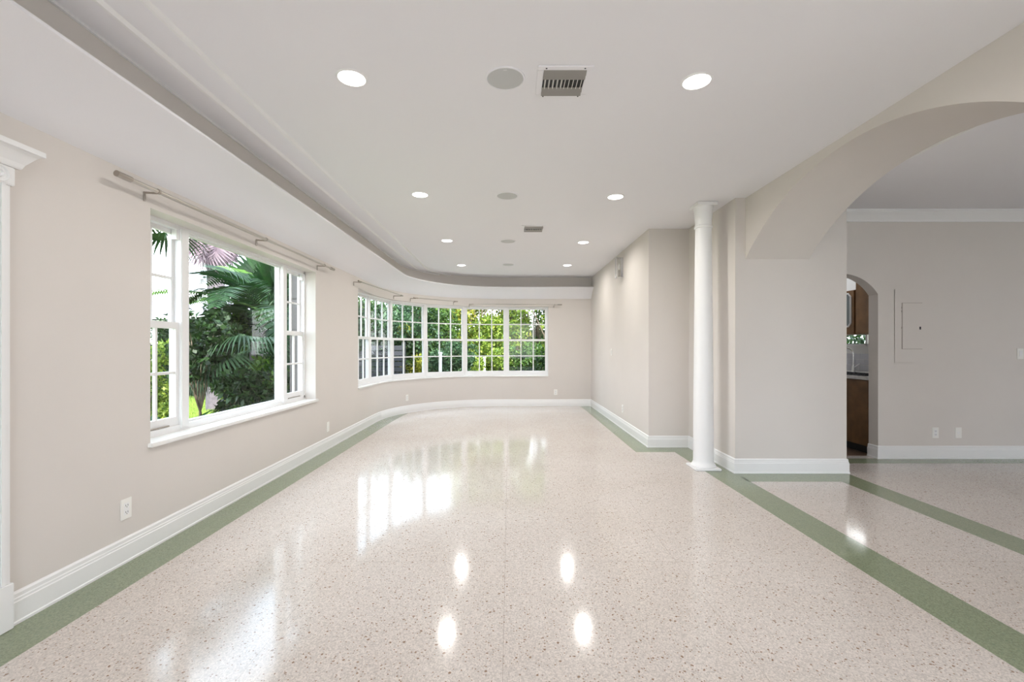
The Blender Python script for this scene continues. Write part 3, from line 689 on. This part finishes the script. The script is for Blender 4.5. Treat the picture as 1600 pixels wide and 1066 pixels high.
# fronds --------------------------------------------------------------
def pinnate(L, droop, nl, ll, lw, m, name='frond', lift=.9, leafdrop=.25):
    """arching feather frond along +X from origin"""
    mb_v = []; mb_f = []
    pts = []
    for i in range(15):
        t = i/14; pts.append(Vector((L*(t-.12*t*t*droop), 0, L*(lift*t-droop*t*t))))
    mb = MB(); mb.tube(pts, [.014*(1-.85*i/14) for i in range(15)], 5)
    for side in (-1, 1):
        for k in range(nl):
            t = .12+.88*k/(nl-1); fi = t*14; i = min(13, int(fi)); p = pts[i].lerp(pts[i+1], fi-i); d = (pts[i+1]-pts[i]).normalized()
            l = ll*math.sin(PI*min(1, .18+.78*t))**.7*random.uniform(.88, 1.08)
            out = (Vector((0, side, 0))*.85+d*.55+Vector((0, 0, .15))).normalized(); w2_ = lw/2
            q1 = p+out*l*.5+Vector((0, 0, -l*leafdrop*.3)); q2 = p+out*l+Vector((0, 0, -l*leafdrop))
            s_ = d*w2_
            mb.add([p-s_*.5, p+s_*.5, q1+s_, q2, q1-s_], [(0, 1, 2, 4), (4, 2, 3)])
    return mb.build(name, m)
def fan(Rr, nl, m, name='frond', stalk=.5, spread=250, drop=.15, w_=.05):
    """fan leaf: stalk along +X then radiating pleated leaflets"""
    mb = MB(); mb.tube([(0,0,0), (stalk*.5, 0, .03), (stalk, 0, 0)], [.016, .012, .009], 5)
    for k in range(nl):
        a = math.radians(-spread/2+spread*k/(nl-1)); l = Rr*(.8+.2*math.cos(a*.6))*random.uniform(.93, 1.05)
        d = Vector((math.cos(a), math.sin(a), .05)); s_ = Vector((-math.sin(a), math.cos(a), 0))
        o = Vector((stalk, 0, 0)); z = -l*drop
        p1 = o+d*l*.55; p2 = o+d*l+Vector((0, 0, z)); p15 = o+d*l*.8+Vector((0,0,z*.4))
        mb.add([o, p1+s_*w_/2+Vector((0,0,.012)), p1-s_*w_/2, p15+s_*w_*.3, p15-s_*w_*.3, p2], [(0, 1, 2), (1, 3, 4, 2), (3, 5, 4)])
    return mb.build(name, m)
def place(proto, parent, az, el, roll=0, loc=(0,0,0), sc_=1, first=False):
    o = proto if first else proto.copy()
    if not first: COL.objects.link(o)
    o.parent = parent; o.matrix_local = Matrix.Translation(loc) @ Matrix.Rotation(az, 4, 'Z') @ Matrix.Rotation(-el, 4, 'Y') @ Matrix.Rotation(roll, 4, 'X') @ Matrix.Scale(sc_, 4)
    return o
def dirpt(px, y): return (px-796)/700*y       # sideways offset seen at that column, at depth y
def hz(py, y): return CH+(543-py)/700*y       # height seen at that row, at depth y

# tall fan palm with a skirt of dry fronds
y = 10.5; fp = empty('fan_palm', (dirpt(336, y), y, GZ)); tag(fp, 'tall fan palm with grey trunk and dry hanging fronds outside the large window', 'palm tree')
ht = hz(345, y)+.25-GZ
MB().tube([(0,0,-.05), (.03,0,ht*.5), (0,0,ht)], [.19, .17, .2], 14).build('trunk', M['palmbark'], fp, smooth=True)
pr = fan(.75, 26, M['l_dead'], 'dry_frond', .45, 150, .25, .05)
for k in range(22):
    a = 2*PI*k/22*2.4+random.uniform(-.2, .2); place(pr, fp, a, -1.05-random.uniform(0, .4), random.uniform(-.5, .5), (0, 0, ht-.02-random.uniform(0, .55)), random.uniform(.7, 1.1), k == 0)
pr = fan(.85, 30, M['l_palm'], 'frond', .6, 230, .2, .05)
for k in range(14): a = 2*PI*k/14; place(pr, fp, a, random.uniform(-.5, .7), random.uniform(-.4, .4), (0, 0, ht+.1), random.uniform(.85, 1.1), k == 0)
# second palm whose fronds hang into the top-left pane
y = 5.6; fp = empty('fan_palm', (dirpt(222, y), y, GZ)); tag(fp, 'palm whose dark fronds hang into the narrow left pane of the large window', 'palm tree')
ht = hz(352, y)+.12-GZ; MB().tube([(0,0,-.05), (0,0,ht)], [.09, .07], 10).build('trunk', M['palmbark'], fp, smooth=True)
pr = fan(.62, 22, M['l_palm'], 'frond', .45, 170, .35, .045)
for k in range(9): place(pr, fp, 2*PI*k/9+.15, random.uniform(-.45, .2), random.uniform(-.4, .4), (0, 0, ht), random.uniform(.8, 1.1), k == 0)
# big dark feather palm at the right of the picture window
y = 6.9; fp = empty('feather_palm', (dirpt(412, y), y, GZ)); tag(fp, 'dark green feather palm with long drooping fronds filling the right of the large window', 'palm tree')
ht = hz(492, y)-GZ; MB().tube([(0,0,-.05), (.02,0,ht*.5), (0,0,ht)], [.06, .045, .05], 12).build('trunk', M['palmbark'], fp, smooth=True)
pr = pinnate(1.75, .95, 40, .62, .045, M['l_palm'])
for k in range(15): place(pr, fp, 2*PI*k/15*1.62, random.uniform(-.45, .5), random.uniform(-.2, .2), (0, 0, ht), random.uniform(.7, 1.05), k == 0)
pr = pinnate(1.55, .45, 38, .45, .04, M['l_palm2'])
for k, (az, el) in enumerate(((2.9, -.35), (3.35, -.3), (2.5, .1))): place(pr, fp, az, el, 0, (0, 0, ht+.05), 1, k == 0)
# upright broad pleated fan at top right
y = 7.9; fp = empty('fan_palm', (dirpt(440, y), y, GZ)); tag(fp, 'dark pleated fan palm leaves rising at the upper right of the large window', 'palm tree')
ht = hz(478, y)-GZ; MB().tube([(0,0,-.05), (0,0,ht)], [.06, .05], 10).build('trunk', M['palmbark'], fp, smooth=True)
pr = fan(.80, 22, M['l_palm'], 'frond', .25, 120, .05, .10)
for k, (az, el, ro) in enumerate(((1.6, 1.25, 1.2), (2.6, 1.0, 1.4), (3.6, 1.1, 1.5), (.6, 1.1, 1.3), (4.6, .9, 1.5), (2.1, .4, .8), (5.3, 1.3, 1.2))): place(pr, fp, az, el, ro, (0, 0, ht), random.uniform(.9, 1.15), k == 0)
# low fine palm right of the trunk
y = 6.0; fp = empty('fan_palm', (dirpt(395, y), y, GZ)); tag(fp, 'low fan palm with drooping blue-grey fronds beneath the feather palm', 'palm tree')
ht = hz(548, y)-GZ; MB().tube([(0,0,-.05), (0,0,ht)], [.05, .04], 10).build('trunk', M['palmbark'], fp, smooth=True)
pr = fan(.55, 26, M['l_blue'], 'frond', .35, 200, .7, .035)
for k in range(9): place(pr, fp, 2*PI*k/9, random.uniform(-.5, .4), random.uniform(-.3, .3), (0, 0, ht), random.uniform(.8, 1.1), k == 0)
# shrubs seen through the large window
def sh(px, y, toppy, w_, lm, n, size, label, nb=14, asp=.5, low=.15, name='garden_shrub', grp='shrubs outside the large window'):
    return tree(name, dirpt(px, y), y, hz(toppy, y)-GZ, w_, M[lm], n, size, label, 'shrub', grp, low, nb, asp, .025)
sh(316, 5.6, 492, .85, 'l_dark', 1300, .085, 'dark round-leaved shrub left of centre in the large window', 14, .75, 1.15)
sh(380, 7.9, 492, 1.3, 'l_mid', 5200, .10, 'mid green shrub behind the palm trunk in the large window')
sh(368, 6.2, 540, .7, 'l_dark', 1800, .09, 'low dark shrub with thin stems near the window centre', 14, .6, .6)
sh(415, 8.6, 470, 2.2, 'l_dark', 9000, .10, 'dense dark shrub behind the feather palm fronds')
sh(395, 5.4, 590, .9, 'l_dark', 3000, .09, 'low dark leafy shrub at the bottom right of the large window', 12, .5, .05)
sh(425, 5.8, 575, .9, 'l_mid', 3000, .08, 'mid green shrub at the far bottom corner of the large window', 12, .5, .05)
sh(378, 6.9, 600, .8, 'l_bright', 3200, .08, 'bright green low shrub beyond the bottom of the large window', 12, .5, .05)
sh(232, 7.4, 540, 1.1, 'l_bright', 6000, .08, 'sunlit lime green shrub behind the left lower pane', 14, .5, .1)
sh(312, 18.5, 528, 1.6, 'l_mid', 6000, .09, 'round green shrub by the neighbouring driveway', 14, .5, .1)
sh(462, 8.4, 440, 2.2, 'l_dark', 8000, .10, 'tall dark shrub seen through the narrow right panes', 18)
# broad-leaved plants
def broad(L, W, m, bend=.5):
    mb = MB(); rows = []
    st_ = .35*L; mb.tube([(0,0,0), (st_*.5, 0, st_*.1), (st_, 0, 0)], .008, 5)
    n = 8; vs = []; fs = []
    for i in range(n+1):
        t = i/n; x = st_+L*t*(1-.15*t*bend); z = -L*bend*t*t*.6; w2_ = W*.5*math.sin(PI*min(1, (.04+t*.96)))**.75 if t < 1 else .002
        vs += [(x, -w2_, z+w2_*.35), (x, 0, z), (x, w2_, z+w2_*.35)]
    for i in range(n): a = i*3; fs += [(a, a+1, a+4, a+3), (a+1, a+2, a+5, a+4)]
    mb.add(vs, fs); return mb.build('leaf', m, smooth=True)
def broadplant(px, y, L, W, n, label, base=.1, elr=(.7, 1.3), bend=.6, m='l_broad'):
    t = empty('broadleaf_plant', (dirpt(px, y), y, GZ)); tag(t, label, 'plant', 'broad-leaved plants outside the large window')
    MB().tube([(0,0,-.05), (0,0,base+.05)], [.03, .02], 8).build('stem', M['bark'], t)
    pr = broad(L, W, M[m], bend)
    for k in range(n): place(pr, t, 2*PI*k/n*1.62, random.uniform(*elr), random.uniform(-.3, .3), (0, 0, base*random.uniform(.4, 1)), random.uniform(.7, 1.1), k == 0)
broadplant(256, 4.3, .62, .16, 12, 'long-leaved dark plant low behind the left pane', .3)
broadplant(240, 3.8, .5, .15, 9, 'dark broad-leaved plant at the left edge of the window', .25)
broadplant(287, 4.5, .42, .22, 8, 'big-leaved plant low at the left of the picture pane', .45, (.0, 1.0), 1.2)
broadplant(318, 5.4, .50, .16, 8, 'young banana-like plant standing on the lawn', .35, (.5, 1.2), .8, 'l_mid')
broadplant(352, 5.2, .45, .14, 9, 'dark strappy plant low at the centre of the window', .2)
broadplant(385, 5.0, .45, .14, 9, 'dark strappy plant near the right bottom of the window', .2)
# grass blades on the lawn in view
n = 26000; gx = rng.uniform(0, 1, n); gy = rng.uniform(5.2, 14, n); pxs = rng.uniform(225, 470, n); C = np.stack([(pxs-796)/700*gy, gy, np.full(n, GZ)], 1)
C = C[C[:, 0] < -2.7]; n = len(C)
s_ = rng.normal(size=(n, 2)); s_ /= np.linalg.norm(s_, axis=1)[:, None]; hgt = rng.uniform(.04, .10, n)
V = np.zeros((n, 3, 3)); V[:, 0] = C; V[:, 1] = C; V[:, 2] = C; V[:, 0, :2] -= s_*.006; V[:, 1, :2] += s_*.006; V[:, 2, :2] += rng.normal(size=(n, 2))*.03; V[:, 2, 2] += hgt
g = numesh('lawn_grass', V.reshape(-1, 3), np.arange(n*3).reshape(-1, 3), M['grass'], None, 'stuff'); tag(g, 'sunlit grass blades on the lawn outside the left window', 'grass')

# neighbouring house
nb_ = empty('neighbor_house', (-16.5, 24, GZ)); tag(nb_, 'low white neighbouring house with a grey-lavender roof across the driveway', 'house')
MB().box(-6, 6, 0, 6, 0, hz(500, 24)-GZ).build('wall', M['hwall'], nb_)
e = hz(495, 24)-GZ; rd = hz(464, 25)-GZ
mb = MB(); mb.add([(-6.6, -.7, e), (6.6, -.7, e), (6.6, 6.7, e), (-6.6, 6.7, e), (-5, 3, rd), (5, 3, rd)], [(0, 1, 5, 4), (1, 2, 5), (2, 3, 4, 5), (3, 0, 4), (3, 2, 1, 0)]); mb.build('roof', M['roof'], nb_)
MB().box(-6.65, 6.65, -.74, -.66, e-.16, e+.02).build('fascia', M['wpost'], nb_)
for x in (-3.6, -1.4, 1.6, 4.2):
    fw = MB().box(x-.55, x+.55, -.04, .0, e-1.25, e-.25).build('window', M['wpost'], nb_)
    MB().box(x-.48, x+.48, -.05, -.03, e-1.18, e-.32).build('pane', mat('far_window_glass', (.20, .27, .42), .15), fw)
# utility wires
for k, (p0, p1) in enumerate(((446, 452), (456, 460), (437, 440))):
    y = 19; a = Vector((dirpt(200, y), y, hz(p0, y))); b_ = Vector((dirpt(470, y), y, hz(p1, y)))
    pts = [a.lerp(b_, i/12)-Vector((0, 0, .25*math.sin(PI*i/12))) for i in range(13)]
    o = MB().tube(pts, .012, 5).build('utility_wire', M['black']); tag(o, ['middle', 'lowest', 'highest'][k]+' thin dark utility wire crossing the sky beyond the lawn', 'wire', 'utility wires in the sky')
for k, px in enumerate((196, 474)):
    t = empty('utility_pole', (dirpt(px, 19), 19, GZ)); tag(t, ['wooden utility pole left of the large window view holding the wires', 'wooden utility pole right of the large window view holding the wires'][k], 'pole')
    MB().tube([(0, 0, -.05), (0, 0, hz(425, 19)-GZ)], [.13, .10], 12).build('shaft', M['bark'], t, smooth=True)
    MB().box(-.6, .6, -.05, .05, hz(434, 19)-GZ, hz(431, 19)-GZ).build('crossarm', M['bark'], t)
# open shutter beside the right panes
shu = empty('storm_shutter', (-2.52, 5.33, WZ0)); tag(shu, 'taupe storm shutter standing open outside the narrow right panes', 'shutter')
MB().box(-.085, .10, -.02, .02, -.02, 1.5).build('panel', M['shutter'], shu, bevel=.004)
for k in range(4): MB().box(-.065, .08, -.026, -.02, .05+k*.37, .36+k*.37).build('inset', M['shutter'], shu, bevel=.004)

# planting beyond the curved window
G2 = 'trees beyond the curved window'
spec = [ # px, y, top h above ground, width, mat, n, size, label
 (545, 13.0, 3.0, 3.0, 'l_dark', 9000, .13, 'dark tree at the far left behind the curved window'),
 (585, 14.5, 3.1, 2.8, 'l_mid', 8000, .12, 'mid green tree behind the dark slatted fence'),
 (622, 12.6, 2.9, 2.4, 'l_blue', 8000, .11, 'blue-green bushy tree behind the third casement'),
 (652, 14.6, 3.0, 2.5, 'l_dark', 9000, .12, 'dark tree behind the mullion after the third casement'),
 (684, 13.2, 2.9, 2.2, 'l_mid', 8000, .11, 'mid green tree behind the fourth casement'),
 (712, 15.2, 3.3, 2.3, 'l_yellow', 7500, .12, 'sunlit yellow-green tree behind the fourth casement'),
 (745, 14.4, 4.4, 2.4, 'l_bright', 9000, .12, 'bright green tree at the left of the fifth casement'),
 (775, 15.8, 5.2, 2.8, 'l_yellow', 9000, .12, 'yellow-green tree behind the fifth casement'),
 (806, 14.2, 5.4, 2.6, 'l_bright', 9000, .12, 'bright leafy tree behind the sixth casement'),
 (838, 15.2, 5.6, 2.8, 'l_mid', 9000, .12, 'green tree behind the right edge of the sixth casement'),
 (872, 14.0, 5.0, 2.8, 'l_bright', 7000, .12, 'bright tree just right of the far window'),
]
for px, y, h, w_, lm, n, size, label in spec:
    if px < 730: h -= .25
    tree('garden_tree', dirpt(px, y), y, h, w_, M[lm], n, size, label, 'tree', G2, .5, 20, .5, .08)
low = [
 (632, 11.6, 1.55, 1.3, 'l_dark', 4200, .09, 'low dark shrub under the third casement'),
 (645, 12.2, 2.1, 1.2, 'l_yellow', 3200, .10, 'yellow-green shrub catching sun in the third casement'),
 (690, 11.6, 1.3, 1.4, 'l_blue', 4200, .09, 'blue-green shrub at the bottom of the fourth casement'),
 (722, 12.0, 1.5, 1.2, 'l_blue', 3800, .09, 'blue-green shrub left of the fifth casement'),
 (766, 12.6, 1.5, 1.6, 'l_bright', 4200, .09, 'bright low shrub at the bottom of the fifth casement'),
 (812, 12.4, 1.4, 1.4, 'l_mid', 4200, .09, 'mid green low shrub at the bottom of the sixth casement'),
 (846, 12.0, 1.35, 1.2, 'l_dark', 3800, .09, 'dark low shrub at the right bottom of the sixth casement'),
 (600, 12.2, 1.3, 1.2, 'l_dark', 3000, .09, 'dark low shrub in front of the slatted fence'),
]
for px, y, h, w_, lm, n, size, label in low:
    tree('garden_shrub', dirpt(px, y), y, h, w_, M[lm], n, size, label, 'shrub', 'low shrubs beyond the curved window', .05, 14, .5, .03)
hd = empty('hedge', (-2.5, 18.5, GZ)); tag(hd, 'long dark hedge closing the garden behind the trees', 'hedge')
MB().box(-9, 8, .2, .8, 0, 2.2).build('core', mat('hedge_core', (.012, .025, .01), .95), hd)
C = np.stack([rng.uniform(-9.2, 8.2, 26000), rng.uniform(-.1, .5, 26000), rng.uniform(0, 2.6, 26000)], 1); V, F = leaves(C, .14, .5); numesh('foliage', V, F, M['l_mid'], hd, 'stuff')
hd = empty('hedge', (-9.5, 13.2, GZ)); tag(hd, 'dark hedge at the left garden boundary right of the large window view', 'hedge')
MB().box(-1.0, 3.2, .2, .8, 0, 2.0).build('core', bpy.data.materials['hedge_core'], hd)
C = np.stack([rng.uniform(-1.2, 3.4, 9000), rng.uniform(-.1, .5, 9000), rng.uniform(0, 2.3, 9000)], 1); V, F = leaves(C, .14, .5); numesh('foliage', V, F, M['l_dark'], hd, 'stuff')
hd = empty('hedge', (7.6, 9.5, GZ)); tag(hd, 'small hedge glimpsed through the narrow kitchen window above the sink', 'hedge')
C = np.stack([rng.uniform(-.6, .6, 5000), rng.uniform(-1.2, 1.2, 5000), rng.uniform(0, 1.85, 5000)], 1); V, F = leaves(C, .12, .5); numesh('foliage', V, F, M['l_dark'], hd, 'stuff')
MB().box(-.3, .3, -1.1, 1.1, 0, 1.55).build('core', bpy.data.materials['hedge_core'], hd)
# dark slatted fence
fe = empty('slatted_fence', (dirpt(585, 11.2), 11.2, GZ)); tag(fe, 'dark horizontal slatted fence low behind the two leftmost casements', 'fence')
for k in range(11): MB().box(-1.1, .75, -.012, .012, .05+k*.135, .05+k*.135+.115).build('slat', M['fence'], fe)
for x in (-1.1, -.2, .72): MB().box(x-.04, x+.04, .012, .09, -.05, 1.6).build('post', M['fence'], fe)
for k, (px, y, py) in enumerate(((688, 10.9, 553), (757, 13.4, 560), (737, 13.6, 562))):
    t = empty('garden_post', (dirpt(px, y), y, GZ)); tag(t, ['white garden post among shrubs left of centre in the fourth casement', 'white garden post at the centre of the fifth casement', 'thin white garden post at the left of the fifth casement'][k], 'post', 'white posts among the shrubs')
    h = hz(py, y)-GZ; w_ = .035 if k < 2 else .02
    MB().box(-w_, w_, -w_, w_, -.05, h).build('shaft', M['wpost'], t, bevel=.005); MB().box(-w_*1.3, w_*1.3, -w_*1.3, w_*1.3, h, h+.04).build('cap', M['wpost'], t, bevel=.005)
